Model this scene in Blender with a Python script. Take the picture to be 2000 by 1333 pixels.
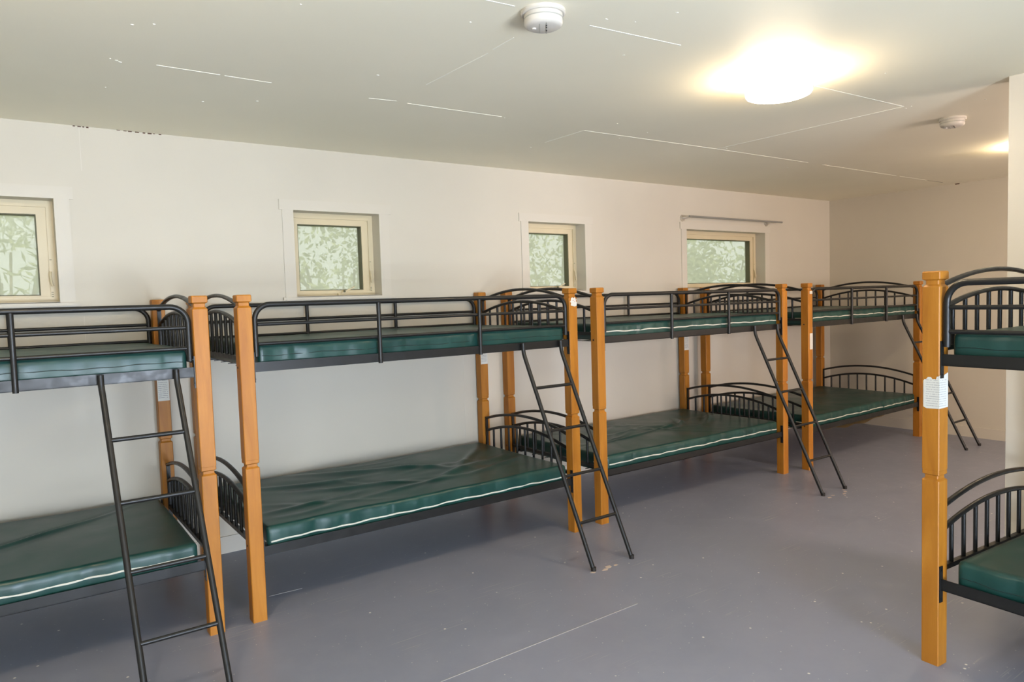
import bpy, math, random
import numpy as np
from mathutils import Vector, Matrix

for o in list(bpy.data.objects):
    bpy.data.objects.remove(o, do_unlink=True)
SC = bpy.context.scene
COL = SC.collection
PI = math.pi

# ------------------------------------------------------------------ camera
cam_d = bpy.data.cameras.new('camera')
cam = bpy.data.objects.new('camera', cam_d)
COL.objects.link(cam)
YAW, PITCH, ROLL, FPX = 0.6197, 0.0582, -0.0305, 1390.9
_f = Vector((math.sin(YAW) * math.cos(PITCH), math.cos(YAW) * math.cos(PITCH), -math.sin(PITCH)))
_r = Vector((math.cos(YAW), -math.sin(YAW), 0))
_u = _r.cross(_f)
_r2 = _r * math.cos(ROLL) + _u * math.sin(ROLL)
_u2 = -_r * math.sin(ROLL) + _u * math.cos(ROLL)
_m = Matrix((_r2, _u2, -_f)).transposed().to_4x4()
_m.translation = Vector((-0.3191, -4.5973, 1.519))
cam.matrix_world = _m
cam_d.sensor_fit = 'HORIZONTAL'
cam_d.sensor_width = 36.0
cam_d.lens = FPX / 2000.0 * 36.0
cam_d.clip_start = 0.05
SC.camera = cam

# ------------------------------------------------------------------ view, world, sun, daylight
vs = SC.view_settings
vs.view_transform = 'Standard'
vs.look = 'None'
vs.exposure = 0.0
vs.gamma = 1.0
vs.use_curve_mapping = False

w = bpy.data.worlds.new('sky')
SC.world = w
w.use_nodes = True
nt = w.node_tree
nt.nodes.clear()
wo = nt.nodes.new('ShaderNodeOutputWorld')
wb = nt.nodes.new('ShaderNodeBackground')
wb.inputs['Color'].default_value = (0.86, 0.93, 1.0, 1)
wb.inputs['Strength'].default_value = 1.45
nt.links.new(wb.outputs[0], wo.inputs[0])

sun_d = bpy.data.lights.new('sun', 'SUN')
sun_d.energy = 8.0
sun_d.angle = math.radians(1.0)
sun_d.color = (1.0, 0.95, 0.85)
sun = bpy.data.objects.new('sun', sun_d)
COL.objects.link(sun)
sun.rotation_euler = (math.radians(40), 0, math.radians(-20))   # shines towards +y, over the roof

# daylight from the openings in the wall opposite the beds: an open doorway on to a sunlit porch floor,
# plus two unseen openings added for fill light, low at the left and in the bay
DOOR_X0, DOOR_X1, DOOR_H, ROOM_Y = 0.15, 1.65, 2.05, -7.0
LOW_X0, LOW_X1, LOW_Z0, LOW_Z1 = -2.5, -0.9, 0.40, 1.60
BAY_X0, BAY_X1, BAY_Z0, BAY_Z1 = 4.7, 6.3, 0.85, 2.0
def daylight(name, x0, x1, y, z, sy, tilt, energy, col):
    d = bpy.data.lights.new(name, 'AREA')
    d.shape = 'RECTANGLE'
    d.size, d.size_y, d.energy, d.color = x1 - x0, sy, energy, col
    o = bpy.data.objects.new(name, d)
    COL.objects.link(o)
    o.location = ((x0 + x1) / 2, y, z)
    o.rotation_euler = (math.radians(90 + tilt), 0, 0)      # tilt: degrees upward from facing +y
daylight('porch_floor_bounce', DOOR_X0 - 0.1, DOOR_X1 + 0.1, ROOM_Y - 0.70, 0.44, 1.3, 55, 320.0, (0.88, 0.91, 0.93))
daylight('doorway_sky', DOOR_X0, DOOR_X1, ROOM_Y - 0.2, DOOR_H / 2, DOOR_H, -12, 130.0, (0.40, 0.62, 1.0))
daylight('added_left_fill', LOW_X0, LOW_X1, ROOM_Y - 0.35, 0.95, 1.2, 35, 150.0, (0.84, 0.90, 0.96))
daylight('added_bay_fill', BAY_X0, BAY_X1, ROOM_Y - 0.2, (BAY_Z0 + BAY_Z1) / 2, BAY_Z1 - BAY_Z0, -10, 190.0, (1.0, 0.82, 0.76))

LAMP_STRENGTH = 64.0

# ------------------------------------------------------------------ materials
def mat(name, col, rough=0.5, spec=0.5, metal=0.0, coat=0.0):
    m = bpy.data.materials.new(name)
    m.use_nodes = True
    b = m.node_tree.nodes['Principled BSDF']
    b.inputs['Base Color'].default_value = (*col, 1)
    b.inputs['Roughness'].default_value = rough
    b.inputs['Specular IOR Level'].default_value = spec
    b.inputs['Metallic'].default_value = metal
    b.inputs['Coat Weight'].default_value = coat
    return m

def N(m, t, **kw):
    n = m.node_tree.nodes.new(t)
    for k, v in kw.items():
        setattr(n, k, v)
    return n

def L(m, a, b):
    m.node_tree.links.new(a, b)

def bsdf(m):
    return m.node_tree.nodes['Principled BSDF']

def noise(m, scale, detail=3, vec=None, rough=0.5):
    n = N(m, 'ShaderNodeTexNoise')
    n.inputs['Scale'].default_value = scale
    n.inputs['Detail'].default_value = detail
    n.inputs['Roughness'].default_value = rough
    if vec is not None:
        L(m, vec, n.inputs['Vector'])
    return n

def objco(m, scale=(1, 1, 1)):
    tc = N(m, 'ShaderNodeTexCoord')
    mp = N(m, 'ShaderNodeMapping')
    mp.inputs['Scale'].default_value = scale
    L(m, tc.outputs['Object'], mp.inputs['Vector'])
    return mp.outputs['Vector']

def ramp(m, fac, stops):
    r = N(m, 'ShaderNodeValToRGB')
    el = r.color_ramp.elements
    while len(el) < len(stops):
        el.new(0.5)
    for e, (p, c) in zip(el, stops):
        e.position = p
        e.color = (*c, 1) if len(c) == 3 else c
    L(m, fac, r.inputs['Fac'])
    return r.outputs['Color']

def bump(m, h, strength, dist=0.01):
    b = N(m, 'ShaderNodeBump')
    b.inputs['Strength'].default_value = strength
    b.inputs['Distance'].default_value = dist
    L(m, h, b.inputs['Height'])
    L(m, b.outputs['Normal'], bsdf(m).inputs['Normal'])

def mixc(m, fac, a, b):
    x = N(m, 'ShaderNodeMix', data_type='RGBA')
    if isinstance(fac, float):
        x.inputs[0].default_value = fac
    else:
        L(m, fac, x.inputs[0])
    for s, v in ((6, a), (7, b)):
        if isinstance(v, tuple):
            x.inputs[s].default_value = (*v, 1)
        else:
            L(m, v, x.inputs[s])
    return x.outputs[2]

def paint(name, col, var=0.03, rough=0.55):
    m = mat(name, col, rough, 0.35)
    v = objco(m)
    n = noise(m, 1.3, 3, v)
    lo = tuple(c * (1 - var) for c in col)
    hi = tuple(min(1, c * (1 + var)) for c in col)
    L(m, ramp(m, n.outputs['Fac'], [(0.3, lo), (0.7, hi)]), bsdf(m).inputs['Base Color'])
    n2 = noise(m, 160, 2, v)
    bump(m, n2.outputs['Fac'], 0.06, 0.004)
    return m

M = {}
M['wall'] = paint('wall_paint', (0.61, 0.565, 0.475))
M['ceiling'] = paint('ceiling_paint', (0.90, 0.84, 0.665), 0.02, 0.6)
M['trim'] = paint('trim_paint', (0.625, 0.58, 0.495), 0.01, 0.4)
M['seam'] = mat('filled_joint', (0.92, 0.90, 0.80), 0.4)
M['joint'] = mat('shadow_joint', (0.45, 0.42, 0.36), 0.8)
M['crack'] = mat('dark_crack', (0.10, 0.05, 0.03), 0.8)
M['vinyl_frame'] = mat('almond_vinyl', (0.66, 0.56, 0.37), 0.4)
M['gasket_shade'] = mat('dark_gasket_shade', (0.11, 0.105, 0.055), 0.6)  # dark olive also holds the shade of the sash reveal
M['plastic'] = mat('white_plastic', (0.63, 0.59, 0.52), 0.4)
M['plastic_grey'] = mat('grey_plastic', (0.42, 0.41, 0.36), 0.5)
M['steel'] = mat('brushed_steel', (0.72, 0.70, 0.66), 0.32, metal=0.9)
M['rod'] = mat('satin_grey_rod', (0.27, 0.26, 0.235), 0.35, 0.6)
M['white'] = mat('white_piping', (0.58, 0.57, 0.50), 0.5)
M['stitch'] = mat('dark_stitch', (0.004, 0.018, 0.015), 0.6)
M['tan'] = mat('tan_liner', (0.42, 0.29, 0.13), 0.8)
M['bolt'] = mat('black_bolt', (0.01, 0.008, 0.006), 0.6)
M['chip'] = mat('bare_floor_chip', (0.52, 0.43, 0.37), 0.8)
M['bark'] = mat('bark', (0.12, 0.09, 0.06), 0.9)
M['roof'] = mat('roofing', (0.2, 0.2, 0.2), 0.9)

# floor: grey paint with wear, flecks and scratches
m = mat('grey_floor_paint', (0.2, 0.2, 0.21), 0.4)
v = objco(m)
n1 = noise(m, 0.9, 5, v, 0.6)
base = ramp(m, n1.outputs['Fac'], [(0.3, (0.202, 0.219, 0.286)), (0.7, (0.248, 0.263, 0.338))])
n2 = noise(m, 9.0, 5, v, 0.65)
base = mixc(m, ramp(m, n2.outputs['Fac'], [(0.45, (0, 0, 0)), (0.8, (0.25, 0.25, 0.25))]), base, (0.34, 0.355, 0.41))
vo = N(m, 'ShaderNodeTexVoronoi')
vo.inputs['Scale'].default_value = 11.0
vo.inputs['Randomness'].default_value = 1.0
L(m, v, vo.inputs['Vector'])
fl = ramp(m, vo.outputs['Distance'], [(0.04, (1, 1, 1)), (0.075, (0, 0, 0))])
rnd = ramp(m, vo.outputs['Color'], [(0.54, (0, 0, 0)), (0.56, (1, 1, 1))])
mu = N(m, 'ShaderNodeMath', operation='MULTIPLY')
L(m, fl, mu.inputs[0]); L(m, rnd, mu.inputs[1])
base = mixc(m, mu.outputs[0], base, (0.80, 0.77, 0.70))
vo2 = N(m, 'ShaderNodeTexVoronoi')
vo2.inputs['Scale'].default_value = 34.0
L(m, v, vo2.inputs['Vector'])
fl2 = ramp(m, vo2.outputs['Distance'], [(0.05, (0.8, 0.8, 0.8)), (0.11, (0, 0, 0))])
rnd2 = ramp(m, vo2.outputs['Color'], [(0.60, (0, 0, 0)), (0.62, (1, 1, 1))])
mu2 = N(m, 'ShaderNodeMath', operation='MULTIPLY')
L(m, fl2, mu2.inputs[0]); L(m, rnd2, mu2.inputs[1])
base = mixc(m, mu2.outputs[0], base, (0.66, 0.63, 0.60))
mp2 = N(m, 'ShaderNodeMapping')
mp2.inputs['Rotation'].default_value = (0, 0, 0.5)
mp2.inputs['Scale'].default_value = (3, 120, 1)
L(m, v, mp2.inputs['Vector'])
n3 = noise(m, 1.0, 2, mp2.outputs['Vector'])
n4 = noise(m, 2.2, 2, v)
s1 = ramp(m, n3.outputs['Fac'], [(0.63, (0, 0, 0)), (0.70, (0.6, 0.6, 0.6))])
s2 = ramp(m, n4.outputs['Fac'], [(0.52, (0, 0, 0)), (0.62, (1, 1, 1))])
mu3 = N(m, 'ShaderNodeMath', operation='MULTIPLY')
L(m, s1, mu3.inputs[0]); L(m, s2, mu3.inputs[1])
base = mixc(m, mu3.outputs[0], base, (0.42, 0.40, 0.40))
L(m, base, bsdf(m).inputs['Base Color'])
L(m, ramp(m, n2.outputs['Fac'], [(0.3, (0.30,) * 3), (0.75, (0.44,) * 3)]), bsdf(m).inputs['Roughness'])
bump(m, n2.outputs['Fac'], 0.06, 0.004)
M['floor'] = m

# honey-stained wood, grain along z
m = mat('honey_wood', (0.5, 0.24, 0.07), 0.47, 0.40, coat=0.0)
v = objco(m, (9, 9, 1.0))
info = N(m, 'ShaderNodeObjectInfo')
ad = N(m, 'ShaderNodeVectorMath', operation='ADD')
L(m, v, ad.inputs[0])
mulv = N(m, 'ShaderNodeVectorMath', operation='SCALE')
mulv.inputs[0].default_value = (13, 7, 31)
L(m, info.outputs['Random'], mulv.inputs['Scale'])
L(m, mulv.outputs[0], ad.inputs[1])
n1 = noise(m, 2.0, 5, ad.outputs[0], 0.6)
n1.inputs['Distortion'].default_value = 0.6
c = ramp(m, n1.outputs['Fac'], [(0.28, (0.32, 0.112, 0.008)), (0.55, (0.41, 0.158, 0.014)), (0.78, (0.49, 0.205, 0.024))])
kv = N(m, 'ShaderNodeTexVoronoi')
kv.inputs['Scale'].default_value = 0.55
L(m, ad.outputs[0], kv.inputs['Vector'])
kf = ramp(m, kv.outputs['Distance'], [(0.03, (0.55,) * 3), (0.10, (0, 0, 0))])
c = mixc(m, kf, c, (0.20, 0.075, 0.02))
L(m, c, bsdf(m).inputs['Base Color'])
bump(m, n1.outputs['Fac'], 0.03, 0.004)
M['wood'] = m

# black powder-coated steel
m = mat('black_metal', (0.010, 0.010, 0.0095), 0.38, 0.42)
v = objco(m)
n1 = noise(m, 30, 3, v)
L(m, ramp(m, n1.outputs['Fac'], [(0.3, (0.32,) * 3), (0.7, (0.46,) * 3)]), bsdf(m).inputs['Roughness'])
M['metal'] = m

# dark green vinyl
m = mat('green_vinyl', (0.006, 0.045, 0.038), 0.33, 0.42)
v = objco(m)
n1 = noise(m, 5, 4, v)
L(m, ramp(m, n1.outputs['Fac'], [(0.3, (0.006, 0.036, 0.031)), (0.7, (0.012, 0.060, 0.050))]), bsdf(m).inputs['Base Color'])
L(m, ramp(m, n1.outputs['Fac'], [(0.3, (0.30,) * 3), (0.7, (0.42,) * 3)]), bsdf(m).inputs['Roughness'])
n2 = noise(m, 380, 2, v)
bump(m, n2.outputs['Fac'], 0.10, 0.002)
M['vinyl'] = m

# lamp drum
def lampmat(key, k):
    m = bpy.data.materials.new('lit_glass_' + key)
    m.use_nodes = True
    m.node_tree.nodes.clear()
    out = N(m, 'ShaderNodeOutputMaterial')
    em = N(m, 'ShaderNodeEmission')
    em.inputs['Color'].default_value = (1.0, 0.79, 0.53, 1)
    em.inputs['Strength'].default_value = LAMP_STRENGTH * k
    L(m, em.outputs[0], out.inputs[0])
    M[key] = m
lampmat('lamp', 1.0)
lampmat('weak_lamp', 0.65)       # the bulb in the bay burns weaker

# window pane: clear glass with pale haze and the insect screen's veil painted in
m = bpy.data.materials.new('hazy_pane')
m.use_nodes = True
m.node_tree.nodes.clear()
out = N(m, 'ShaderNodeOutputMaterial')
tr = N(m, 'ShaderNodeBsdfTransparent')
tr.inputs['Color'].default_value = (0.96, 0.96, 0.90, 1)
tl = N(m, 'ShaderNodeBsdfTranslucent')
tl.inputs['Color'].default_value = (0.92, 0.90, 0.79, 1)
gl = N(m, 'ShaderNodeBsdfGlossy')
gl.inputs['Roughness'].default_value = 0.05
mx = N(m, 'ShaderNodeMixShader')
mx.inputs[0].default_value = 0.50
L(m, tr.outputs[0], mx.inputs[1]); L(m, tl.outputs[0], mx.inputs[2])
mx2 = N(m, 'ShaderNodeMixShader')
fr = N(m, 'ShaderNodeLayerWeight')
fr.inputs['Blend'].default_value = 0.5
pw = N(m, 'ShaderNodeMath', operation='POWER')
pw.inputs[1].default_value = 5.0
L(m, fr.outputs['Facing'], pw.inputs[0])
ma = N(m, 'ShaderNodeMath', operation='MULTIPLY_ADD')
ma.inputs[1].default_value = 0.6
ma.inputs[2].default_value = 0.03
L(m, pw.outputs[0], ma.inputs[0])
L(m, ma.outputs[0], mx2.inputs[0])
L(m, mx.outputs[0], mx2.inputs[1]); L(m, gl.outputs[0], mx2.inputs[2])
L(m, mx2.outputs[0], out.inputs[0])
M['pane'] = m

def leafmat(name, c1, c2):
    m = bpy.data.materials.new(name)
    m.use_nodes = True
    m.node_tree.nodes.clear()
    out = N(m, 'ShaderNodeOutputMaterial')
    d = N(m, 'ShaderNodeBsdfDiffuse')
    t = N(m, 'ShaderNodeBsdfTranslucent')
    v = objco(m)
    n = noise(m, 4, 3, v)
    c = ramp(m, n.outputs['Fac'], [(0.35, c1), (0.65, c2)])
    L(m, c, d.inputs['Color']); L(m, c, t.inputs['Color'])
    mx = N(m, 'ShaderNodeMixShader')
    mx.inputs[0].default_value = 0.45
    L(m, d.outputs[0], mx.inputs[1]); L(m, t.outputs[0], mx.inputs[2])
    L(m, mx.outputs[0], out.inputs[0])
    return m
M['leaf'] = leafmat('tree_leaves', (0.22, 0.27, 0.14), (0.44, 0.48, 0.30))
M['grass'] = mat('lawn', (0.16, 0.20, 0.08), 0.9)

# printed paper: rows of small print (object coordinates: z up, u = x + y around the post)
def papermat(name, period, lo, hi, z0, z1, ink=0.5):
    m = mat(name, (0.64, 0.63, 0.58), 0.7)
    tc = N(m, 'ShaderNodeTexCoord')
    sx = N(m, 'ShaderNodeSeparateXYZ')
    L(m, tc.outputs['Object'], sx.inputs[0])
    def math_(op, a, b):
        n = N(m, 'ShaderNodeMath', operation=op)
        for i, q in enumerate((a, b)):
            if q is None:
                continue
            if isinstance(q, (int, float)):
                n.inputs[i].default_value = q
            else:
                L(m, q, n.inputs[i])
        return n.outputs[0]
    fz = math_('DIVIDE', sx.outputs['Z'], period)
    fr_ = math_('FRACT', fz, None)
    line = math_('LESS_THAN', fr_, 0.34)
    row = math_('FLOOR', fz, None)
    u = math_('ADD', sx.outputs['X'], sx.outputs['Y'])
    cb = N(m, 'ShaderNodeCombineXYZ')
    L(m, math_('MULTIPLY', u, 260.0), cb.inputs[0])
    L(m, math_('MULTIPLY', row, 3.7), cb.inputs[1])
    n = noise(m, 1.0, 2, cb.outputs[0])
    word = math_('GREATER_THAN', n.outputs['Fac'], 0.43)
    inr = math_('MULTIPLY', math_('GREATER_THAN', u, lo), math_('LESS_THAN', u, hi))
    inz = math_('MULTIPLY', math_('GREATER_THAN', sx.outputs['Z'], z0), math_('LESS_THAN', sx.outputs['Z'], z1))
    f = math_('MULTIPLY', math_('MULTIPLY', line, word), math_('MULTIPLY', inr, inz))
    f = math_('MULTIPLY', f, ink)
    L(m, mixc(m, f, (0.64, 0.63, 0.58), (0.10, 0.11, 0.14)), bsdf(m).inputs['Base Color'])
    return m
M['paper'] = mat('paper', (0.62, 0.60, 0.55), 0.7)
M['residue_red'] = mat('red_sticker_scrap', (0.42, 0.13, 0.10), 0.7)

# ------------------------------------------------------------------ mesh helpers
class MB:
    def __init__(s):
        s.v = []; s.f = []
    def quad(s, a, b, c, d):
        i = len(s.v); s.v += [a, b, c, d]; s.f.append((i, i + 1, i + 2, i + 3))
    def box(s, x0, x1, y0, y1, z0, z1):
        i = len(s.v)
        s.v += [(x0, y0, z0), (x1, y0, z0), (x1, y1, z0), (x0, y1, z0), (x0, y0, z1), (x1, y0, z1), (x1, y1, z1), (x0, y1, z1)]
        s.f += [tuple(i + k for k in q) for q in ((3, 2, 1, 0), (4, 5, 6, 7), (0, 1, 5, 4), (1, 2, 6, 5), (2, 3, 7, 6), (3, 0, 4, 7))]
        return s
    def bar(s, p, q, wd, ht):       # box strip from p to q, lying on z
        p, q = Vector(p), Vector(q)
        d = (q - p).normalized(); n = Vector((-d.y, d.x, 0)) * (wd / 2); u = Vector((0, 0, ht))
        c = [p - n, q - n, q + n, p + n]
        i = len(s.v)
        s.v += [tuple(x) for x in c] + [tuple(x + u) for x in c]
        F = [(3, 2, 1, 0), (4, 5, 6, 7), (0, 1, 5, 4), (1, 2, 6, 5), (2, 3, 7, 6), (3, 0, 4, 7)]
        if ht < 0:
            F = [tuple(reversed(f)) for f in F]
        s.f += [tuple(i + k for k in f) for f in F]
        return s
    def tube(s, pts, r, n=10, caps=True, ry=None, up=None):
        pts = [Vector(p) for p in pts]
        rings = []
        prev = None
        for k, p in enumerate(pts):
            if k == 0: t = pts[1] - p
            elif k == len(pts) - 1: t = p - pts[k - 1]
            else: t = (pts[k + 1] - p).normalized() + (p - pts[k - 1]).normalized()
            t.normalize()
            if prev is None:
                a = Vector(up) if up else (Vector((0, 0, 1)) if abs(t.z) < 0.9 else Vector((0, 1, 0)))
                nrm = (a - t * a.dot(t)).normalized()
            else:
                nrm = (prev - t * prev.dot(t)).normalized()
            prev = nrm
            b = t.cross(nrm)
            i0 = len(s.v)
            for j in range(n):
                an = 2 * PI * j / n + (PI / 4 if n == 4 else 0)
                s.v.append(tuple(p + nrm * (math.cos(an) * r) + b * (math.sin(an) * (ry or r))))
            rings.append(i0)
        for a, b in zip(rings, rings[1:]):
            for j in range(n):
                s.f.append((a + j, a + (j + 1) % n, b + (j + 1) % n, b + j))
        if caps:
            s.f.append(tuple(rings[0] + j for j in reversed(range(n))))
            s.f.append(tuple(rings[-1] + j for j in range(n)))
        return s
    def lathe(s, prof, cx=0, cy=0, n=32):     # prof: (r, z) from one axis end to the other
        i0 = len(s.v)
        for r, z in prof:
            for j in range(n):
                a = 2 * PI * j / n
                s.v.append((cx + r * math.cos(a), cy + r * math.sin(a), z))
        for k in range(len(prof) - 1):
            for j in range(n):
                a, b = i0 + k * n, i0 + (k + 1) * n
                s.f.append((a + j, a + (j + 1) % n, b + (j + 1) % n, b + j))
        s.f.append(tuple(i0 + j for j in reversed(range(n))))
        s.f.append(tuple(i0 + (len(prof) - 1) * n + j for j in range(n)))
        return s
    def loft8(s, levels, ch=0.003):           # square column with chamfered corners: (z, half)
        i0 = len(s.v)
        for z, h in levels:
            c = h - ch
            s.v += [(-c, -h, z), (c, -h, z), (h, -c, z), (h, c, z), (c, h, z), (-c, h, z), (-h, c, z), (-h, -c, z)]
        for k in range(len(levels) - 1):
            a, b = i0 + 8 * k, i0 + 8 * (k + 1)
            for j in range(8):
                s.f.append((a + j, a + (j + 1) % 8, b + (j + 1) % 8, b + j))
        s.f.append(tuple(i0 + j for j in reversed(range(8))))
        s.f.append(tuple(i0 + 8 * (len(levels) - 1) + j for j in range(8)))
        return s
    def mesh(s, name, m, smooth=False):
        me = bpy.data.meshes.new(name)
        me.from_pydata(s.v, [], s.f)
        if m: me.materials.append(M[m] if isinstance(m, str) else m)
        if smooth:
            me.polygons.foreach_set('use_smooth', [True] * len(me.polygons))
            try:
                me.set_sharp_from_angle(angle=math.radians(42))
            except Exception:
                pass
        me.update()
        return me
    def build(s, name, m, parent=None, smooth=False):
        return link(name, s.mesh(name, m, smooth), parent)

def link(name, me, parent=None, loc=None, rz=None):
    o = bpy.data.objects.new(name, me)
    COL.objects.link(o)
    if parent: o.parent = parent
    if loc: o.location = loc
    if rz is not None: o.rotation_euler = (0, 0, rz)
    return o

def tag(o, label=None, cat=None, group=None, kind=None):
    if label: o['label'] = label
    if cat: o['category'] = cat
    if group: o['group'] = group
    if kind: o['kind'] = kind
    return o

def struct(o, label, cat):
    return tag(o, label, cat, kind='structure')

def empty(name, loc=(0, 0, 0), rz=0):
    o = bpy.data.objects.new(name, None)
    o.empty_display_size = 0.1
    COL.objects.link(o)
    o.location = loc; o.rotation_euler = (0, 0, rz)
    return o

# ------------------------------------------------------------------ room shell
X0, X1, H, T = -3.1, 7.5217, 2.543, 0.17
WZ0, WZ1 = 1.58, 2.14
WINS = [(-0.657, -0.057), (1.250, 1.852), (3.153, 3.753), (5.045, 6.279)]

fl = MB().box(X0 - T, X1 + T, ROOM_Y - T, T, -0.12, 0).build('floor', 'floor')
struct(fl, 'grey painted floor with white flecks and scuffs', 'floor')
for a, b in (((1.02, -2.156), (2.147, -2.138)), ((0.735, -0.852), (0.908, -0.862)), ((0.30, -2.165), (1.0, -2.157))):
    MB().bar((*a, 0), (*b, 0), 0.0035, 0.0012).build('floor_joint', mat('floor_joint_filler', (0.40, 0.38, 0.37), 0.6), fl)
random.seed(5)
def chip(cx, cy, r):
    mb = MB(); n = 9
    ring = [(cx + r * random.uniform(0.5, 1.1) * math.cos(2 * PI * k / n) * 1.5, cy + r * random.uniform(0.5, 1.1) * math.sin(2 * PI * k / n)) for k in range(n)]
    i = 0
    mb.v = [(x, y, 0) for x, y in ring] + [(x, y, 0.0008) for x, y in ring]
    mb.f = [tuple(range(n, 2 * n))] + [(k, (k + 1) % n, n + (k + 1) % n, n + k) for k in range(n)]
    mb.build('paint_chip', 'chip', fl)
for cx, cy, r in ((2.33, -1.715, 0.016), (2.37, -1.69, 0.02), (2.42, -1.70, 0.014), (2.30, -1.66, 0.010), (2.25, -1.70, 0.013), (4.53, -1.745, 0.014), (4.60, -1.73, 0.012),
                  (4.70, -1.76, 0.013), (4.76, -1.735, 0.015), (4.80, -1.70, 0.010), (4.66, -1.79, 0.008)):
    chip(cx, cy, r)

wb_ = MB()
cuts = [X0 - T]
for a, b in WINS: cuts += [a, b]
cuts.append(X1 + T)
for k in range(0, len(cuts), 2):
    wb_.box(cuts[k], cuts[k + 1], 0, T, 0, H)
for a, b in WINS:
    wb_.box(a, b, 0, T, 0, WZ0)
    wb_.box(a, b, 0, T, WZ1, H)
wall_back = wb_.build('wall_back', 'wall')
struct(wall_back, 'cream painted wall with small windows behind the row of bunk beds', 'wall')
for xx, z0, z1 in ((0.083, 2.30, H), (0.05, 1.30, 1.50), (2.50, 0.2, 1.3)):
    MB().box(xx, xx + 0.002, -0.0008, 0, z0, z1).build('panel_joint', mat('wall_joint', (0.70, 0.66, 0.58), 0.7), wall_back)
random.seed(3)
xx = 0.055
while xx < 0.50:
    d = random.uniform(0.008, 0.022)
    if not (0.12 < xx < 0.24):
        MB().box(xx, xx + d, -0.001, 0, H - random.uniform(0.003, 0.007), H).build('paint_crack', 'crack', wall_back)
    xx += d + random.uniform(0.006, 0.02)

wr = MB().box(X1, X1 + T, ROOM_Y, 0, 0, H).build('wall_right', 'wall')
struct(wr, 'plain painted end wall beyond the last bunk bed', 'wall')
MB().box(X1 - 0.001, X1, -1.375, -1.335, H - 0.010, H).build('paint_crack', 'crack', wr)
wl = MB().box(X0 - T, X0, ROOM_Y, 0, 0, H).build('wall_left', 'wall')
struct(wl, 'plain painted wall at the other end of the room', 'wall')
wf = MB().box(X0 - T, LOW_X0, ROOM_Y - T, ROOM_Y, 0, H).box(LOW_X1, DOOR_X0, ROOM_Y - T, ROOM_Y, 0, H).box(LOW_X0, LOW_X1, ROOM_Y - T, ROOM_Y, 0, LOW_Z0).box(LOW_X0, LOW_X1, ROOM_Y - T, ROOM_Y, LOW_Z1, H)
wf.box(DOOR_X1, BAY_X0, ROOM_Y - T, ROOM_Y, 0, H).box(BAY_X1, X1 + T, ROOM_Y - T, ROOM_Y, 0, H).box(BAY_X0, BAY_X1, ROOM_Y - T, ROOM_Y, 0, BAY_Z0).box(BAY_X0, BAY_X1, ROOM_Y - T, ROOM_Y, BAY_Z1, H).box(DOOR_X0, DOOR_X1, ROOM_Y - T, ROOM_Y, DOOR_H, H)
struct(wf.build('wall_front', 'wall'), 'painted wall with the open doorway opposite the bunk beds', 'wall')

# partition jutting from the doorway wall, its end cased with a flat board
PX, PY = 3.787, -3.137
pt = MB().box(PX + 0.006, PX + 0.12, ROOM_Y, PY, 0, H).build('wall_partition', 'wall')
struct(pt, 'pale partition wall beside the bunk bed that stands apart', 'wall')
tr_ = MB().box(PX, PX + 0.006, PY - 0.078, PY, 0, H).box(PX, PX + 0.126, PY, PY + 0.006, 0, H).build('trim_1', 'trim')
struct(tr_, 'flat white corner board on the end of the partition', 'trim')

ce = MB().box(X0 - T, X1 + T, ROOM_Y - T, T, H + 0.012, H + 0.16).build('ceiling', 'ceiling')
struct(ce, 'flat painted ceiling of sheet panels with filled joints', 'ceiling')
rows = [(0.0, -1.283, 2.648), (-1.283, -2.56, 1.378), (-2.56, -3.84, 2.648), (-3.84, -5.12, 1.378), (-5.12, ROOM_Y, 2.648)]
for y1, y0, off in rows:
    x = off - 2.51 * 4
    while x < X1:
        a, b = max(x, X0), min(x + 2.51, X1)
        if b > a:
            MB().box(a, b, y0, y1, H, H + 0.012).build('ceiling_panel', 'ceiling', ce)
        x += 2.51
def seam(p, q, wd=0.004):
    MB().bar((*p, H), (*q, H), wd, -0.0014).build('ceiling_joint', 'seam', ce)
seam((0.266, -1.279), (0.52, -1.276), 0.0055); seam((0.54, -1.275), (0.745, -1.272), 0.005)
seam((1.23, -1.262), (1.371, -1.284), 0.0035); seam((1.438, -1.272), (2.019, -1.286), 0.005)
seam((2.652, -1.260), (2.87, -1.266), 0.004); seam((2.87, -1.266), (3.875, -1.292), 0.0045)
seam((3.875, -1.292), (5.0, -1.298), 0.004); seam((5.2, -1.300), (6.40, -1.303), 0.004); seam((6.47, -1.303), (7.0, -1.308), 0.003)
seam((1.370, -1.60), (1.383, -2.10), 0.003); seam((1.376, -2.15), (1.372, -2.30), 0.003)
seam((1.545, -2.548), (2.015, -2.583), 0.005); seam((3.06, -2.540), (3.898, -2.571), 0.0045)
seam((3.875, -1.292), (3.898, -2.571), 0.0045); seam((2.652, -1.259), (2.644, -0.888), 0.003); seam((0.90, -2.52), (1.20, -2.545), 0.004)
MB().bar((6.9, -1.306, H), (7.30, -1.313, H), 0.004, -0.001).build('ceiling_joint', 'crack', ce)
random.seed(11)
spots = [(0.116, -1.265), (0.13, -1.25), (0.095, -1.275), (0.115, -1.704), (0.123, -0.845), (0.768, -0.949), (2.045, -1.275), (1.668, -2.666), (1.553, -2.63), (3.95, -2.56), (3.93, -2.60)]
spots += [(random.uniform(0, 6), random.uniform(-3, -0.3)) for _ in range(26)]
for sx_, sy_ in spots:
    MB().box(sx_, sx_ + random.uniform(0.005, 0.012), sy_, sy_ + random.uniform(0.004, 0.008), H - 0.0015, H).build('nail_pop', 'seam', ce)
struct(MB().box(X0 - 0.6, X1 + 0.6, ROOM_Y - 0.5, 0.45, H + 0.17, H + 0.25).build('roof', 'roof'), 'plain flat roof over the bunk room', 'roof')

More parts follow.
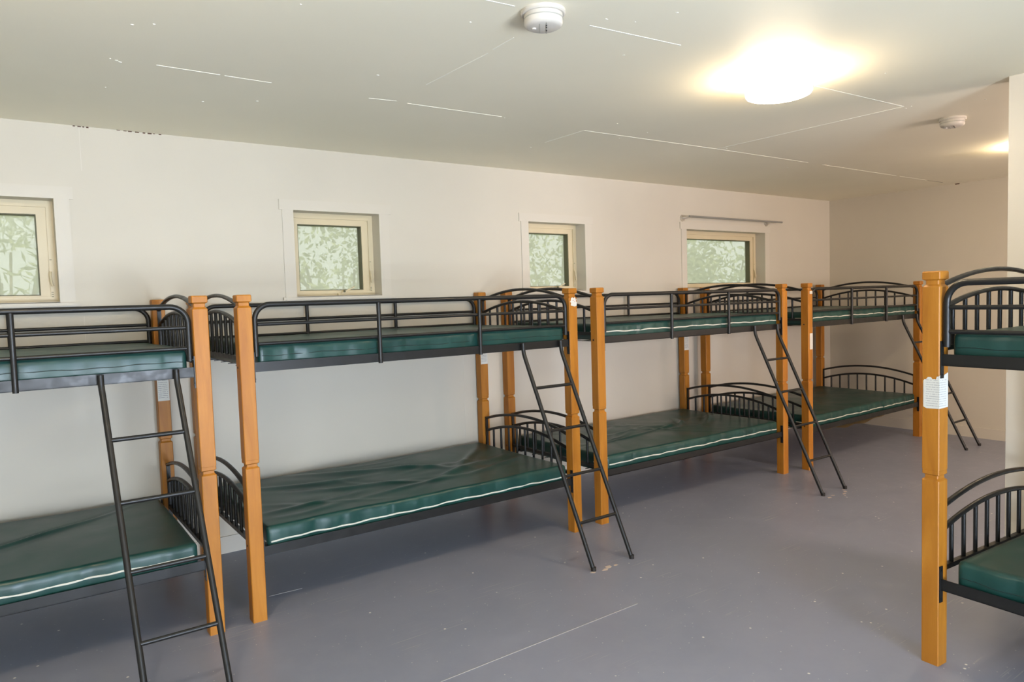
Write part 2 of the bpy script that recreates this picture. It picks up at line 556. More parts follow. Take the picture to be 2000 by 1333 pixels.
def base(name, x0, x1, y0, y1, label):
    struct(MB().box(x0, x1, y0, y1, 0, 0.105).build(name, 'trim'), label, 'baseboard')
base('baseboard_back', X0, X1, -0.012, 0, 'white baseboard along the wall behind the bunk beds')
base('baseboard_right', X1 - 0.012, X1, PY, -0.012, 'white baseboard along the plain end wall')
def casing(name, x0, x1, z0, z1, label):
    mb = MB().box(x0 - 0.08, x0, ROOM_Y, ROOM_Y + 0.015, z0, z1).box(x1, x1 + 0.08, ROOM_Y, ROOM_Y + 0.015, z0, z1)
    mb.box(x0 - 0.1, x1 + 0.1, ROOM_Y, ROOM_Y + 0.018, z1, z1 + 0.08).box(x0 - 0.1, x1 + 0.1, ROOM_Y, ROOM_Y + 0.018, z0 - 0.08, z0)
    xm = (x0 + x1) / 2
    mb.box(xm - 0.02, xm + 0.02, ROOM_Y - 0.08, ROOM_Y - 0.05, z0, z1)
    struct(mb.build(name, 'trim'), label, 'window')
casing('window_5', LOW_X0, LOW_X1, LOW_Z0, LOW_Z1, 'low opening added for fill light in the wall opposite the bunk beds')  # unseen opening added to brighten the ceiling and wall at the left
casing('window_6', BAY_X0, BAY_X1, BAY_Z0, BAY_Z1, 'opening added for fill light in the bay beyond the partition')  # unseen opening added to brighten the end wall
struct(MB().box(DOOR_X0 - 0.09, DOOR_X0, ROOM_Y, ROOM_Y + 0.015, 0, DOOR_H).box(DOOR_X1, DOOR_X1 + 0.09, ROOM_Y, ROOM_Y + 0.015, 0, DOOR_H)
       .box(DOOR_X0 - 0.11, DOOR_X1 + 0.11, ROOM_Y, ROOM_Y + 0.018, DOOR_H, DOOR_H + 0.09).build('trim_2', 'trim'), 'white casing around the open doorway', 'trim')

# ------------------------------------------------------------------ windows in the back wall
WLAB = ['small almond window over the fourth bunk bed from the end wall',
        'small almond awning window with a crank over the third bunk bed from the end wall',
        'small almond window over the gap beside the torn-sticker post',
        'wide almond window under the curtain rod']
for k, (a, b) in enumerate(WINS):
    wn = empty('window_%d' % (k + 1), ((a + b) / 2, 0, WZ0))
    struct(wn, WLAB[k], 'window')
    hw, hh = (b - a) / 2, WZ1 - WZ0
    cw = 0.073
    for s_ in (-1, 1):
        q = sorted((s_ * hw, s_ * (hw + cw)))
        MB().box(q[0], q[1], -0.007, 0, -0.005, hh).build('side_casing', 'trim', wn)
    MB().box(-hw - cw - 0.018, hw + cw + 0.018, -0.009, 0, hh, hh + 0.066).build('head_casing', 'trim', wn)
    MB().box(-hw - cw, hw + cw, -0.007, 0, -0.060, -0.022).build('apron', 'trim', wn)
    MB().box(-hw - cw - 0.018, hw + cw + 0.018, -0.022, 0.0, -0.022, -0.004).box(-hw, hw, 0.0, 0.12, -0.003, 0.002).build('sill', 'trim', wn)
    # outer frame at the back of the reveal
    def ring(x0, x1, z0, z1, w_, y0, y1):
        return MB().box(x0, x0 + w_, y0, y1, z0, z1).box(x1 - w_, x1, y0, y1, z0, z1).box(x0 + w_, x1 - w_, y0, y1, z1 - w_, z1).box(x0 + w_, x1 - w_, y0, y1, z0, z0 + w_)
    ring(-hw, hw, 0, hh, 0.034, 0.112, 0.19).build('frame', 'vinyl_frame', wn)
    x0, x1, z0, z1 = -hw + 0.034, hw - 0.034, 0.012, hh - 0.034
    sash = MB()
    lw, rw, tw, bw = 0.032, 0.046, 0.040, 0.028
    sash.box(x0, x0 + lw, 0.122, 0.19, z0, z1).box(x1 - rw, x1, 0.122, 0.19, z0, z1)
    sash.box(x0 + lw, x1 - rw, 0.122, 0.19, z1 - tw, z1).box(x0 + lw, x1 - rw, 0.122, 0.19, z0, z0 + bw)
    so = sash.build('sash', 'vinyl_frame', wn)
    gx0, gx1, gz0, gz1 = x0 + lw, x1 - rw, z0 + bw, z1 - tw
    g = 0.005
    ring(gx0, gx1, gz0, gz1, g, 0.128, 0.186).build('gasket_shade', 'gasket_shade', so)  # gasket deepened over the sash reveal, whose shade is put into its colour
    MB().box(gx0 + g, gx1 - g, 0.178, 0.181, gz0 + g, gz1 - g).build('pane', 'pane', so)
    # lever lock on the jamb side, screw caps, maker's strip on the sash foot
    xl = hw - 0.026
    lk = MB().box(xl - 0.009, xl + 0.009, 0.106, 0.113, 0.075, 0.185).build('lock_plate', 'vinyl_frame', wn)
    MB().tube([(xl - 0.004, 0.104, 0.170), (xl - 0.006, 0.094, 0.150), (xl - 0.004, 0.090, 0.115), (xl + 0.002, 0.098, 0.090)], 0.006, 8).build('lock_lever', 'vinyl_frame', lk, True)
    for zz in (0.235, 0.055, 0.043, 0.031):
        MB().box(xl - 0.005, xl + 0.005, 0.1105, 0.1125, zz, zz + 0.003).build('screw', 'gasket_shade', wn)
    MB().box(x0 + lw + 0.01, x0 + lw + 0.055, 0.1210, 0.1225, z0 + 0.010, z0 + 0.016).build('maker_strip', 'plastic', so)
    MB().box(x0 + lw + 0.066, x0 + lw + 0.112, 0.1210, 0.1225, z0 + 0.010, z0 + 0.017).build('maker_strip', 'gasket_shade', so)
    if k in (1, 2):
        ck = MB().box(0.02, 0.10, 0.090, 0.114, 0.004, 0.018).build('crank_housing', 'vinyl_frame', wn)
        MB().tube([(0.048, 0.092, 0.018), (0.056, 0.086, 0.026), (0.10, 0.082, 0.045), (0.136, 0.080, 0.062)], 0.005, 8).build('crank_handle', 'vinyl_frame', ck, True)
        MB().lathe([(0.001, 0.024), (0.008, 0.026), (0.009, 0.032), (0.006, 0.037), (0.001, 0.038)], 0.062, 0.084, 10).build('crank_knuckle', 'gasket_shade', ck, True)

# curtain rod over the wide window
cr = empty('curtain_rod', (5.0, -0.0, 2.24))
tag(cr, 'thin steel curtain rod on two round brackets above the wide window', 'curtain rod')
MB().tube([(0.0, -0.08, 0.012), (1.475, -0.08, 0.010)], 0.0095, 12).build('rod', 'rod', cr, True)
for bx in (-0.008, 1.305):
    b_ = MB()
    b_.tube([(bx, 0, 0.003), (bx, -0.006, 0.003), (bx, -0.010, 0.003)], 0.032, 20)
    b_.tube([(bx, -0.010, 0.003), (bx, -0.045, 0.004), (bx + 0.004, -0.078, 0.008)], 0.010, 12)
    bo = b_.build('bracket', 'steel', cr, True)

# ------------------------------------------------------------------ ceiling lamps and detectors
def ceiling_lamp(x, y, label, glow='lamp'):
    r = empty('ceiling_lamp', (x, y, H))
    tag(r, label, 'lamp', 'drum lamps along the ceiling')
    MB().lathe([(0.01, 0), (0.135, 0), (0.135, -0.016), (0.01, -0.016)][::-1], n=40).build('base_pan', 'plastic', r, True)
    MB().lathe([(0.01, -0.098), (0.135, -0.098), (0.145, -0.094), (0.15, -0.086), (0.15, -0.018), (0.146, -0.0165), (0.01, -0.0165)], n=48).build('glass_drum', glow, r, True)
ceiling_lamp(2.74, -2.55, 'lit round drum lamp on the ceiling before the partition')
ceiling_lamp(5.90, -2.55, 'lit round drum lamp on the ceiling beyond the partition', 'weak_lamp')
ceiling_lamp(-0.42, -2.55, 'lit round drum lamp on the ceiling before the fourth bunk bed from the end wall')

def detector(x, y, rz, label, rb, rbody, hb):
    d = empty('smoke_detector', (x, y, H), rz)
    tag(d, label, 'smoke detector')
    MB().lathe([(0.005, -0.014), (rb - 0.004, -0.014), (rb, -0.010), (rb, 0), (0.005, 0)], n=40).build('base_plate', 'plastic', d, True)
    bd = MB().lathe([(0.005, -hb), (rbody - 0.016, -hb), (rbody - 0.004, -hb + 0.006), (rbody, -hb + 0.014), (rbody, -0.014), (0.005, -0.014)], n=40).build('body', 'plastic', d, True)
    MB().box(-rbody * 0.75, rbody * 0.75, -0.012, -0.009, -hb - 0.0012, -hb).build('slot', 'plastic_grey', bd)
    MB().box(-rbody * 0.6, rbody * 0.6, 0.012, 0.014, -hb - 0.0012, -hb).build('slot', 'plastic_grey', bd)
    for q in (-0.03, -0.012, 0.02):
        MB().box(q, q + 0.007, -0.013, -0.008, -hb - 0.002, -hb).build('sensor_hole', 'bolt', bd)
    MB().lathe([(0.001, -hb - 0.004), (0.007, -hb - 0.004), (0.009, -hb), (0.001, -hb)], 0.0, 0.034, 16).build('test_button', 'plastic', bd, True)
    MB().lathe([(0.005, -0.030), (rbody + 0.0015, -0.030), (rbody + 0.0015, -0.027), (0.005, -0.027)], n=40).build('vent_ring', 'plastic_grey', bd, True)
detector(1.315, -2.560, 0.9, 'tall round white smoke detector on the open ceiling before the drum lamp', 0.080, 0.069, 0.058)
detector(4.475, -2.585, 0.3, 'round white smoke detector on the shaded ceiling behind the partition', 0.074, 0.066, 0.052)

# ------------------------------------------------------------------ bunk bed
BL, BW, PH = 2.0318, 1.05, 0.0335
UP = 0.898            # upper level above lower level
ME = {}
ME['post'] = MB().loft8([(0, PH), (0.750, PH), (0.758, PH - 0.008), (0.770, PH - 0.008), (0.775, PH - 0.0008), (0.790, PH - 0.0008), (0.7905, PH - 0.0016), (0.7925, PH - 0.0016),
                         (0.793, PH), (1.518, PH), (1.528, PH - 0.0085), (1.543, PH - 0.0085), (1.549, PH + 0.001), (1.575, PH + 0.001), (1.580, PH - 0.002)]).mesh('post', 'wood')
def rail_mesh(flip):
    s = 1 if not flip else -1
    y0, y1 = sorted((-0.020 * s, -0.016 * s))
    y2, y3 = sorted((-0.020 * s, 0.014 * s))
    x0, x1 = PH + 0.004, BL - PH - 0.004
    return MB().box(x0, x1, y0, y1, 0.311, 0.357).box(x0, x1, y2, y3, 0.311, 0.315).mesh('side_rail', 'metal')
ME['railF'], ME['railB'] = rail_mesh(False), rail_mesh(True)
ME['plate'] = MB().box(0, 0.004, -0.011, 0.011, 0.262, 0.408).box(0.004, 0.007, -0.004, 0.004, 0.275, 0.281).box(0.004, 0.007, -0.004, 0.004, 0.390, 0.396).mesh('rail_bracket', 'metal')
def arch_pts(z0, z1, n=22, y0=PH + 0.006, y1=BW - PH - 0.006):
    P = []
    for k in range(n + 1):
        t = k / n
        P.append((0, y0 + (y1 - y0) * t, z1 - (z1 - z0) * (2 * t - 1) ** 2))
    return P
ZT0, ZT1, ZA0, ZA1, ZB = 0.622, 0.690, 0.527, 0.605, 0.376
hb = MB()
for yy in (PH + 0.006, BW - PH - 0.006):
    hb.box(-0.010, 0.010, yy - 0.006, yy + 0.006, 0.300, ZT0 + 0.010)
hb.box(-0.011, 0.011, PH, BW - PH, ZB - 0.010, ZB + 0.010)
ME['head'] = hb.mesh('headboard', 'metal')
ME['top_arch'] = MB().tube(arch_pts(ZT0, ZT1), 0.010, 10, ry=0.013).mesh('top_arch', 'metal', True)
ME['low_arch'] = MB().tube(arch_pts(ZA0, ZA1), 0.010, 10, ry=0.013).mesh('lower_arch', 'metal', True)
SP = []
for k in range(9):
    t = (k + 1) / 10
    y = PH + (BW - 2 * PH) * t
    zt = ZA1 - (ZA1 - ZA0) * (2 * t - 1) ** 2
    ME['sp%d' % k] = MB().tube([(0, y, ZB + 0.008), (0, y, zt)], 0.0085, 10).mesh('spindle', 'metal', True)
def guard_pts():
    x0, x1, z0, z1, r = 0.050, BL - 0.050, 1.283, 1.532, 0.075
    P = [(x0, 0, z0)]
    for k in range(9):
        a = PI - PI / 2 * k / 8
        P.append((x0 + r + r * math.cos(a), 0, z1 - r + r * math.sin(a)))
    for k in range(9):
        a = PI / 2 - PI / 2 * k / 8
        P.append((x1 - r + r * math.cos(a), 0, z1 - r + r * math.sin(a)))
    P.append((x1, 0, z0))
    return P
ME['guard'] = MB().tube(guard_pts(), 0.0128, 12).mesh('guard_rail', 'metal', True)
ME['gbar_mid'] = MB().tube([(0.062, 0, 1.437), (BL - 0.062, 0, 1.437)], 0.0088, 10).mesh('guard_bar', 'metal', True)
ME['gbar_low'] = MB().tube([(0.062, 0, 1.343), (BL - 0.062, 0, 1.343)], 0.0088, 10).mesh('guard_bar', 'metal', True)
ME['gpost'] = MB().tube([(0, 0, 1.204), (0, 0, 1.525)], 0.0115, 10).mesh('guard_upright', 'metal', True)
LX = (1.622, 1.917)
def stringer(x):
    return MB().tube([(x, -0.038, 1.252), (x, -0.040, 1.215), (x + 0.001, -0.043, 1.190), (x + 0.003, -0.053, 1.160), (x + 0.034, -0.590, 0.004)], 0.0125, 12).mesh('stringer', 'metal', True)
ME['str0'], ME['str1'] = stringer(LX[0]), stringer(LX[1])
def rung(z):
    t = (1.160 - z) / 1.156
    y = -0.053 - 0.537 * t
    dx = 0.003 + 0.031 * t
    return MB().tube([(LX[0] + dx, y, z), (LX[1] + dx, y, z)], 0.0095, 10).mesh('rung', 'metal', True)
RZ = (0.985, 0.742, 0.490, 0.242)
for k, z in enumerate(RZ): ME['rung%d' % k] = rung(z)
ME['lfoot'] = MB().lathe([(0.002, 0), (0.0142, 0), (0.0142, 0.022), (0.002, 0.022)], n=12).mesh('rubber_foot', 'bolt', True)
dk = MB()
for k in range(14):
    x = 0.10 + (BL - 0.20) * k / 13
    dk.box(x - 0.003, x + 0.003, -0.014, BW + 0.014, 0.3152, 0.319)
for k in range(7):
    y = 0.06 + (BW - 0.12) * k / 6
    dk.box(0.05, BL - 0.05, y - 0.003, y + 0.003, 0.319, 0.3235)
ME['deck'] = dk.mesh('spring_deck', 'metal')
ME['hole'] = MB().tube([(0, 0, 0), (-0.0015, 0, 0)], 0.006, 10).mesh('bolt', 'bolt')

def bunk(loc, rz, label):
    r = empty('bunk_bed', loc, rz)
    tag(r, label, 'bunk bed', 'wood post bunk beds')
    for px, py in ((0, 0), (BL, 0), (0, BW), (BL, BW)):
        p = link('post', ME['post'], r, (px, py, 0))
        s = -1 if px == 0 else 1
        for z in (0.372, 0.372 + UP - 0.035):
            b = link('bolt', ME['hole'], p, (s * PH, 0.006, z))
            if s == 1: b.rotation_euler = (0, 0, PI)
    for lv in (0, UP):
        for nm, me, y in (('side_rail', ME['railF'], 0), ('side_rail', ME['railB'], BW)):
            ra = link(nm, me, r, (0, y, lv))
            for s, x in ((1, PH), (-1, BL - PH)):
                pl = link('rail_bracket', ME['plate'], ra, (x, -0.018 if y == 0 else 0.018, 0))
                if s == -1: pl.rotation_euler = (0, 0, PI)
        link('spring_deck', ME['deck'], r, (0, 0, lv))
        for x in (0, BL):
            h = link('headboard', ME['head'], r, (x, 0, lv))
            link('top_arch', ME['top_arch'], h)
            link('lower_arch', ME['low_arch'], h)
            for k in range(9):
                link('spindle', ME['sp%d' % k], h)
    for y in (-0.012, BW + 0.008):
        g = link('guard_rail', ME['guard'], r, (0, y, 0))
        link('guard_bar', ME['gbar_mid'], g); link('guard_bar', ME['gbar_low'], g)
        dy = -0.012 if y < 0 else 0.0
        for x in (0.69, 1.325):
            link('guard_upright', ME['gpost'], g, (x, dy, 0))
    ld = link('ladder', ME['str0'], r)
    link('stringer', ME['str1'], ld)
    for k in range(4): link('rung', ME['rung%d' % k], ld)
    for x in LX: link('rubber_foot', ME['lfoot'], ld, (x + 0.034, -0.590, 0))
    return r

BEDS = {
    'A': ((0.4139 - BL, -1.1025, 0), 0.0, 'fourth bunk bed from the end wall, wood posts and black rails'),
    'B': ((0.6107, -1.0991, 0), 0.0022, 'third bunk bed from the end wall, a torn sticker on one wood post'),
    'C': ((2.8833, -1.0890, 0), -0.0076, 'second bunk bed from the end wall, mostly under the wide window'),
    'D': ((5.1811, -1.1656, 0), 0.0200, 'bunk bed nearest the end wall, closing the row along the windows'),
    'E': ((2.6757, -3.2815, 0), -PI / 2 - 0.0626, 'bunk bed standing apart beside the partition, torn notice on its wood post'),
}
ROOT = {k: bunk(*v) for k, v in BEDS.items()}
# tan liner sagging under the lower mattress of the bed nearest the end wall
sg = MB()
nx, ny = 24, 8
for i in range(nx + 1):
    for j in range(ny + 1):
        u, v_ = i / nx, j / ny
        z = 0.312 - 0.060 * math.sin(PI * u) ** 0.8 * (0.75 + 0.25 * math.sin(PI * v_)) - 0.008 * math.sin(23 * u + 4 * v_)
        sg.v.append((0.25 + 1.25 * u, 0.03 + 0.95 * v_, z))
for i in range(nx):
    for j in range(ny):
        a = i * (ny + 1) + j
        sg.f.append((a, a + ny + 1, a + ny + 2, a + 1))
sg.build('liner', 'tan', ROOT['D'], True)['label'] = 'tan cloth liner sagging under the lower deck'

# ------------------------------------------------------------------ mattresses
def ridges(seed, n, amp, ang=0.35):
    rg = np.random.RandomState(seed)
    out_ = []
    for _ in range(n):
        out_.append((rg.uniform(0.05, 1.9), rg.uniform(0.05, 0.95), rg.normal(0, ang) + (0.25 if rg.rand() < .6 else -0.5), rg.uniform(0.12, 0.38), rg.uniform(0.018, 0.045), amp * rg.uniform(0.35, 1.0), rg.normal(0, 0.8)))
    return out_

def relief(X, Y, R):
    Z = np.zeros_like(X)
    for cx, cy, a, ln, wd, am, cv in R:
        u = (X - cx) * math.cos(a) + (Y - cy) * math.sin(a)
        v_ = -(X - cx) * math.sin(a) + (Y - cy) * math.cos(a) - cv * u * u
        Z += am * np.exp(-(u / ln) ** 2) * (np.exp(-(v_ / wd) ** 2) - 0.45 * np.exp(-((v_ - 1.7 * wd) / (1.5 * wd)) ** 2))
    return Z

def mattress(bed, lv, seed, nr, amp, piping, label, z_pipe=0.045, extra=(), x0=0.062, x1=1.972):
    y0, y1 = 0.004, BW - 0.024
    zb = 0.3235
    th = 0.118
    rnd_ = 0.017
    nx, ny, nz = 150, 84, 7
    R = ridges(seed, nr, amp) + list(extra)
    rg = np.random.RandomState(seed + 100)
    ph = rg.uniform(0, 6.28, 8)
    def front(x):
        return 0.0028 * np.sin(9 * x + ph[0]) + 0.0018 * np.sin(23 * x + ph[1]) + 0.0012 * np.sin(51 * x + ph[2])
    pl_ = [(rg.uniform(0.05, 1.85), rg.uniform(0.006, 0.022), rg.normal(0, 0.0022)) for _ in range(34)]
    def pleat(x):
        return sum(am * np.exp(-((x - c0) / w0) ** 2) for c0, w0, am in pl_)
    verts = {}
    V, F = [], []
    lx, ly = x1 - x0, y1 - y0
    def vid(i, j, k):
        key = (i, j, k)
        if key not in verts:
            verts[key] = len(V)
            V.append((i / nx * lx, j / ny * ly, k / nz * th))
        return verts[key]
    for i in range(nx):
        for j in range(ny):
            F.append((vid(i, j, nz), vid(i + 1, j, nz), vid(i + 1, j + 1, nz), vid(i, j + 1, nz)))
    for k in range(nz):
        for i in range(nx):
            F.append((vid(i, 0, k), vid(i + 1, 0, k), vid(i + 1, 0, k + 1), vid(i, 0, k + 1)))
            F.append((vid(i + 1, ny, k), vid(i, ny, k), vid(i, ny, k + 1), vid(i + 1, ny, k + 1)))
        for j in range(ny):
            F.append((vid(0, j + 1, k), vid(0, j, k), vid(0, j, k + 1), vid(0, j + 1, k + 1)))
            F.append((vid(nx, j, k), vid(nx, j + 1, k), vid(nx, j + 1, k + 1), vid(nx, j, k + 1)))
    bi = []
    for i in range(nx): bi.append(vid(i, 0, 0))
    for j in range(ny): bi.append(vid(nx, j, 0))
    for i in range(nx, 0, -1): bi.append(vid(i, ny, 0))
    for j in range(ny, 0, -1): bi.append(vid(0, j, 0))
    F.append(tuple(reversed(bi)))
    P = np.array(V)
    # round the edges
    c = np.clip(P, [rnd_] * 3, [lx - rnd_, ly - rnd_, th - rnd_])
    dlt = P - c
    mx_ = np.abs(dlt).max(1, keepdims=True)
    nn = np.linalg.norm(dlt, axis=1, keepdims=True)
    dlt = np.where(nn > 0, dlt / np.maximum(nn, 1e-9) * mx_, 0)
    P = c + dlt
    X, Y, Z = P[:, 0], P[:, 1], P[:, 2]
    up_w = np.clip((Z / th - 0.45) / 0.5, 0, 1)
    crown = 0.004 * np.sin(PI * np.clip(X / lx, 0, 1)) * np.sin(PI * np.clip(Y / ly, 0, 1))
    und = 0.0025 * np.sin(4.1 * X + ph[3]) * np.sin(6.3 * Y + ph[4]) + 0.0012 * np.sin(11 * X + 5 * Y + ph[5])
    edge = np.clip(np.minimum.reduce([X, lx - X, Y, ly - Y]) / 0.10, 0.25, 1)
    P[:, 2] += up_w * (crown + und + relief(X, Y, R) * edge)
    sag = -0.006 * np.sin(PI * np.clip(X / lx, 0, 1))
    # faces bulge and ripple
    fw = np.clip(1 - Y / 0.05, 0, 1)
    P[:, 1] += fw * (front(X) - 0.004 * np.sin(PI * np.clip(Z / th, 0, 1)) + pleat(X) * np.exp(-((Z - 0.080) / 0.030) ** 2))
    P += np.array([x0, y0, zb + lv])
    me = bpy.data.meshes.new('mattress')
    me.from_pydata(P.tolist(), [], F)
    me.materials.append(M['vinyl'])
    me.polygons.foreach_set('use_smooth', [True] * len(me.polygons))
    me.update()
    o = link('mattress', me, None, BEDS[bed][0], BEDS[bed][1])
    tag(o, label, 'mattress', 'green vinyl mattresses')
    # seam line along the front
    pb = MB()
    xs = np.linspace(x0 + 0.020, x1 - 0.020, 90)
    zl = zb + lv + z_pipe + 0.0022 * np.sin(14 * xs + ph[7]) + 0.0016 * np.sin(41 * xs + ph[1])
    ys = y0 + front(xs - x0) - 0.004 * math.sin(PI * z_pipe / th)
    hgt, dp = (0.0044, 0.0026) if piping else (0.0018, 0.0012)
    pts = [(x0 + 0.0, y0 + 0.14, zl[0]), (x0 - 0.001, y0 + 0.03, zl[0]), (x0 + 0.006, y0 + 0.010, zl[0])] + list(zip(xs, ys, zl)) + [(x1 - 0.006, y0 + 0.010, zl[-1]), (x1 + 0.001, y0 + 0.03, zl[-1]), (x1, y0 + 0.14, zl[-1])]
    pb.tube(pts, hgt, 6, ry=dp, up=(0, 0, 1))
    s_ = pb.build('zip_line' if piping else 'seam', 'white' if piping else 'stitch', o, True)
    if piping: s_['label'] = 'white zip line along the mattress side'
    return o

C_ = lambda *a: a
mattress('A', 0, 21, 4, 0.006, True, 'green mattress on the lower bunk of the fourth bed from the end wall', 0.058, [(1.35, 0.62, 0.50, 0.34, 0.016, 0.016, 0.25)])
mattress('A', UP, 22, 6, 0.004, False, 'green mattress on the upper bunk of the fourth bed from the end wall', 0.06)
mattress('B', 0, 23, 8, 0.007, True, 'rumpled green mattress on the lower bunk of the third bed from the end wall', 0.046,
         [(0.45, 0.66, -0.28, 0.34, 0.040, 0.017, 0.35), (0.80, 0.74, -0.45, 0.34, 0.042, 0.020, 0.25), (1.12, 0.62, -0.60, 0.26, 0.036, 0.017, -0.4), (1.30, 0.36, 0.42, 0.30, 0.034, 0.017, -0.3),
          (0.62, 0.42, -0.34, 0.32, 0.040, 0.015, 0.3), (1.55, 0.62, 0.78, 0.26, 0.032, 0.017, 0.2), (1.62, 0.32, 0.36, 0.24, 0.030, 0.014, 0.1), (0.30, 0.25, 0.08, 0.26, 0.030, 0.010, 0.2), (0.95, 0.22, 0.10, 0.40, 0.030, 0.010, -0.1)])
mattress('B', UP, 24, 9, 0.006, False, 'green mattress on the upper bunk of the third bed from the end wall', 0.062)
mattress('C', 0, 25, 12, 0.007, True, 'creased green mattress on the lower bunk of the second bed from the end wall', 0.060,
         [(1.05, 0.45, 0.2, 0.35, 0.018, 0.012, 0.2), (1.35, 0.55, 0.9, 0.12, 0.02, 0.018, 0.4), (0.5, 0.35, 0.12, 0.4, 0.016, 0.011, 0.1), (1.7, 0.55, 0.7, 0.25, 0.022, 0.015, 0.3)])
mattress('C', UP, 26, 10, 0.006, True, 'green mattress on the upper bunk of the second bed from the end wall', 0.062)
mattress('D', 0, 27, 3, 0.004, True, 'smooth green mattress on the lower bunk of the bed nearest the end wall', 0.060)
mattress('D', UP, 28, 5, 0.004, True, 'green mattress on the upper bunk of the bed nearest the end wall', 0.064)
mattress('E', 0, 29, 4, 0.005, False, 'green mattress on the lower bunk of the bed standing apart by the partition', 0.052, x0=0.085)
mattress('E', UP, 30, 4, 0.004, False, 'green mattress on the upper bunk of the bed standing apart by the partition', 0.058)

# ------------------------------------------------------------------ papers on the posts
def sheet(bed, u0, u1, z0, z1, y, label, lines, name='paper_notice'):
    o = MB().box(u0, u1, y - 0.0008, y, z0, z1)
    pm = papermat('print_' + name + str(len(bpy.data.materials)), *lines) if lines else M['paper']
    ob = link(name, o.mesh(name, pm), None, BEDS[bed][0], BEDS[bed][1])
    return tag(ob, label, 'paper')
yb = BW - PH
for bed, z0, lab in (('A', 0.995, 'white printed notice on the rear post of the fourth bunk bed from the end wall'),
                     ('B', 1.035, 'white printed notice on the rear post of the third bunk bed from the end wall'),
                     ('C', 0.992, 'white printed notice on the rear post of the second bunk bed from the end wall')):
    lo = BL - PH + yb
    sheet(bed, BL - PH + 0.002, BL + PH - 0.003, z0, z0 + 0.205, yb, lab, (0.011, lo + 0.006, lo + 0.056, z0 + 0.015, z0 + 0.19, 0.6))
sheet('D', -PH + 0.022, PH - 0.002, 1.024, 1.160, -PH, 'blank white label on the front post of the bunk bed nearest the end wall', None, 'paper_label')
sheet('D', -PH + 0.024, PH - 0.002, 1.490, 1.514, -PH, 'small pale tape scrap near the top of the front post nearest the end wall row', None, 'tape_scrap')

# torn sticker on the third bed's front post
def ragged(bed, name, pts, y, m, label, cat):
    mb = MB(); n = len(pts)
    mb.v = [(x, y, z) for x, z in pts] + [(x, y - 0.0008, z) for x, z in pts]
    mb.f = [tuple(range(n, 2 * n)), tuple(reversed(range(n)))] + [((k + 1) % n, k, n + k, n + (k + 1) % n) for k in range(n)]
    o = link(name, mb.mesh(name, m), None, BEDS[bed][0], BEDS[bed][1])
    if label: tag(o, label, cat)
    return o
st = ragged('B', 'torn_sticker', [(BL - 0.020, 1.470), (BL + 0.012, 1.462), (BL + 0.029, 1.466), (BL + 0.031, 1.488), (BL + 0.022, 1.497), (BL + 0.030, 1.508), (BL + 0.020, 1.512), (BL + 0.014, 1.524), (BL + 0.004, 1.513), (BL - 0.004, 1.523), (BL - 0.015, 1.516), (BL - 0.018, 1.502), (BL - 0.026, 1.494), (BL - 0.016, 1.486)],
            -PH, 'paper', 'torn remains of a white sticker near the top of a wood post', 'sticker')
sc_ = MB()
for q in ((-0.002, 1.500), (0.010, 1.492), (0.018, 1.504)):
    sc_.box(BL + q[0], BL + q[0] + 0.006, -PH - 0.0014, -PH - 0.0008, q[1], q[1] + 0.004)
sc_.build('print_scrap', 'residue_red', st)

# torn notice folded around the corner of the post of the bed standing apart
NZ0, NZ1 = 1.038, 1.178
npm = papermat('printed_notice', 0.0092, -0.052, 0.052, NZ0 + 0.006, NZ1 - 0.022, 0.42)
random.seed(2)
pts2 = []
# local frame of the bed: front face is y = -PH, inner face is x = +PH ; sheet runs from x=-0.026 on the front, round the corner, to y=+0.030 on the inner face
path = [(-0.027 + 0.0605 * k / 14, -PH) for k in range(14)] + [(PH + 0.0002, -PH - 0.0002)] + [(PH, -PH + 0.064 * k / 12) for k in range(1, 13)]
nb = MB()
e = 0.0009
for k, (x, y) in enumerate(path):
    s = k / (len(path) - 1)
    top = NZ1 - 0.020 + 0.020 * s + random.uniform(-0.003, 0.003) - (0.010 if 0.28 < s < 0.44 else 0) - (0.012 * (1 - s / 0.12) if s < 0.12 else 0)
    bot = NZ0 + 0.006 * (max(0, 0.1 - s) / 0.1) + 0.004 * s
    ox, oy = (0, -e) if k < 14 else ((e, -e) if k == 14 else (e, 0))
    nb.v += [(x, y, bot), (x, y, top), (x + ox, y + oy, bot), (x + ox, y + oy, top)]
for k in range(len(path) - 1):
    a, b = 4 * k, 4 * (k + 1)
    nb.f += [(a + 2, b + 2, b + 3, a + 3), (b, a, a + 1, b + 1), (a + 1, a + 3, b + 3, b + 1), (a, b, b + 2, a + 2)]
n_ = 4 * (len(path) - 1)
nb.f += [(0, 2, 3, 1), (n_ + 2, n_, n_ + 1, n_ + 3)]
no = link('paper_notice', nb.mesh('paper_notice', npm), None, BEDS['E'][0], BEDS['E'][1])
tag(no, 'torn printed notice wrapped round the post of the bunk bed standing apart', 'paper')

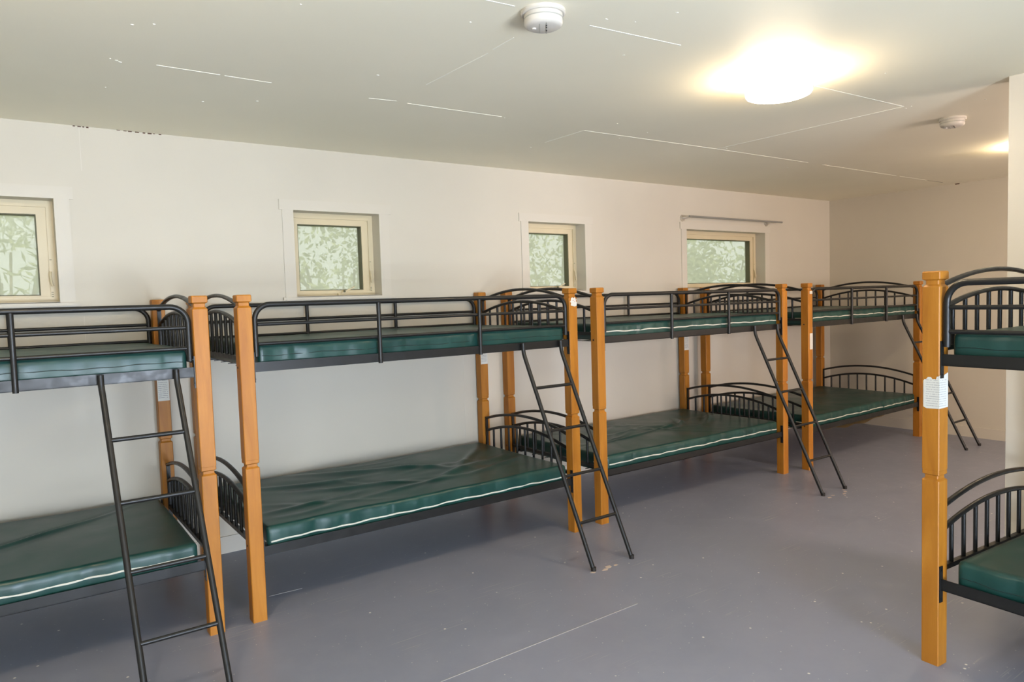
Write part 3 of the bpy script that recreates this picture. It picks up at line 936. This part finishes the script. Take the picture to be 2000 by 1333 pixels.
# ------------------------------------------------------------------ outside: ground and trees beyond the windows
struct(MB().box(-14, 26, -16, 22, -0.5, -0.13).build('ground', 'grass'), 'grass outside the building', 'ground')
def tree(x, y, hgt, rad, n, seed, label, leaf=0.06, long=1.6):
    rg = np.random.RandomState(seed)
    r = empty('leafy_tree', (x, y, -0.13))
    tag(r, label, 'tree', 'trees outside the windows')
    t = MB().tube([(0, 0, 0), (0.02, 0.02, hgt * 0.18), (-0.02, 0.04, hgt * 0.34)], 0.06, 8)
    for k in range(9):
        a = rg.uniform(0, 6.28); z = hgt * rg.uniform(0.15, 0.33); l_ = rad * rg.uniform(0.5, 0.9)
        t.tube([(0, 0.02, z), (l_ * 0.5 * math.cos(a), l_ * 0.5 * math.sin(a), z + 0.45), (l_ * math.cos(a), l_ * math.sin(a), z + 1.3)], 0.014, 6)
    t.build('trunk', 'bark', r, True)
    nc = 46
    cc = rg.normal(0, 1, (nc, 3)); cc /= np.linalg.norm(cc, axis=1, keepdims=True)
    cc *= rg.uniform(0.35, 0.95, (nc, 1)) ** 0.6
    cc = cc * np.array([rad, rad * 0.7, hgt * 0.46]) + np.array([0, 0, hgt * 0.55])
    k = rg.randint(0, nc, n)
    p = cc[k] + rg.normal(0, 1, (n, 3)) * np.array([0.26, 0.22, 0.20])
    p[:, 2] = np.maximum(p[:, 2], 0.05)
    d = rg.normal(0, 1, (n, 3)); d[:, 2] -= 0.4; d /= np.linalg.norm(d, axis=1, keepdims=True)
    e_ = np.cross(d, rg.normal(0, 1, (n, 3))); e_ /= np.linalg.norm(e_, axis=1, keepdims=True)
    s = leaf * rg.uniform(0.6, 1.3, (n, 1))
    V = np.stack([p, p + d * s * long * 0.5 + e_ * s * 0.4, p + d * s * long, p + d * s * long * 0.5 - e_ * s * 0.4], 1).reshape(-1, 3)
    me = bpy.data.meshes.new('foliage')
    me.from_pydata(V.tolist(), [], np.arange(4 * n).reshape(-1, 4).tolist())
    me.materials.append(M['leaf'])
    me.update()
    tag(link('foliage', me, r), kind='stuff')
tree(-0.3, 3.3, 4.2, 1.2, 6000, 41, 'feathery green tree outside the window over the fourth bunk bed', 0.04, 3.4)
tree(2.95, 3.4, 4.6, 1.25, 8000, 42, 'dense green tree outside the awning window with a crank', 0.05)
tree(6.3, 3.5, 4.4, 1.25, 6500, 43, 'light green tree outside the window beside the torn-sticker post', 0.055)
tree(10.2, 3.6, 4.6, 1.7, 8000, 44, 'broad green tree outside the wide window under the curtain rod', 0.07)
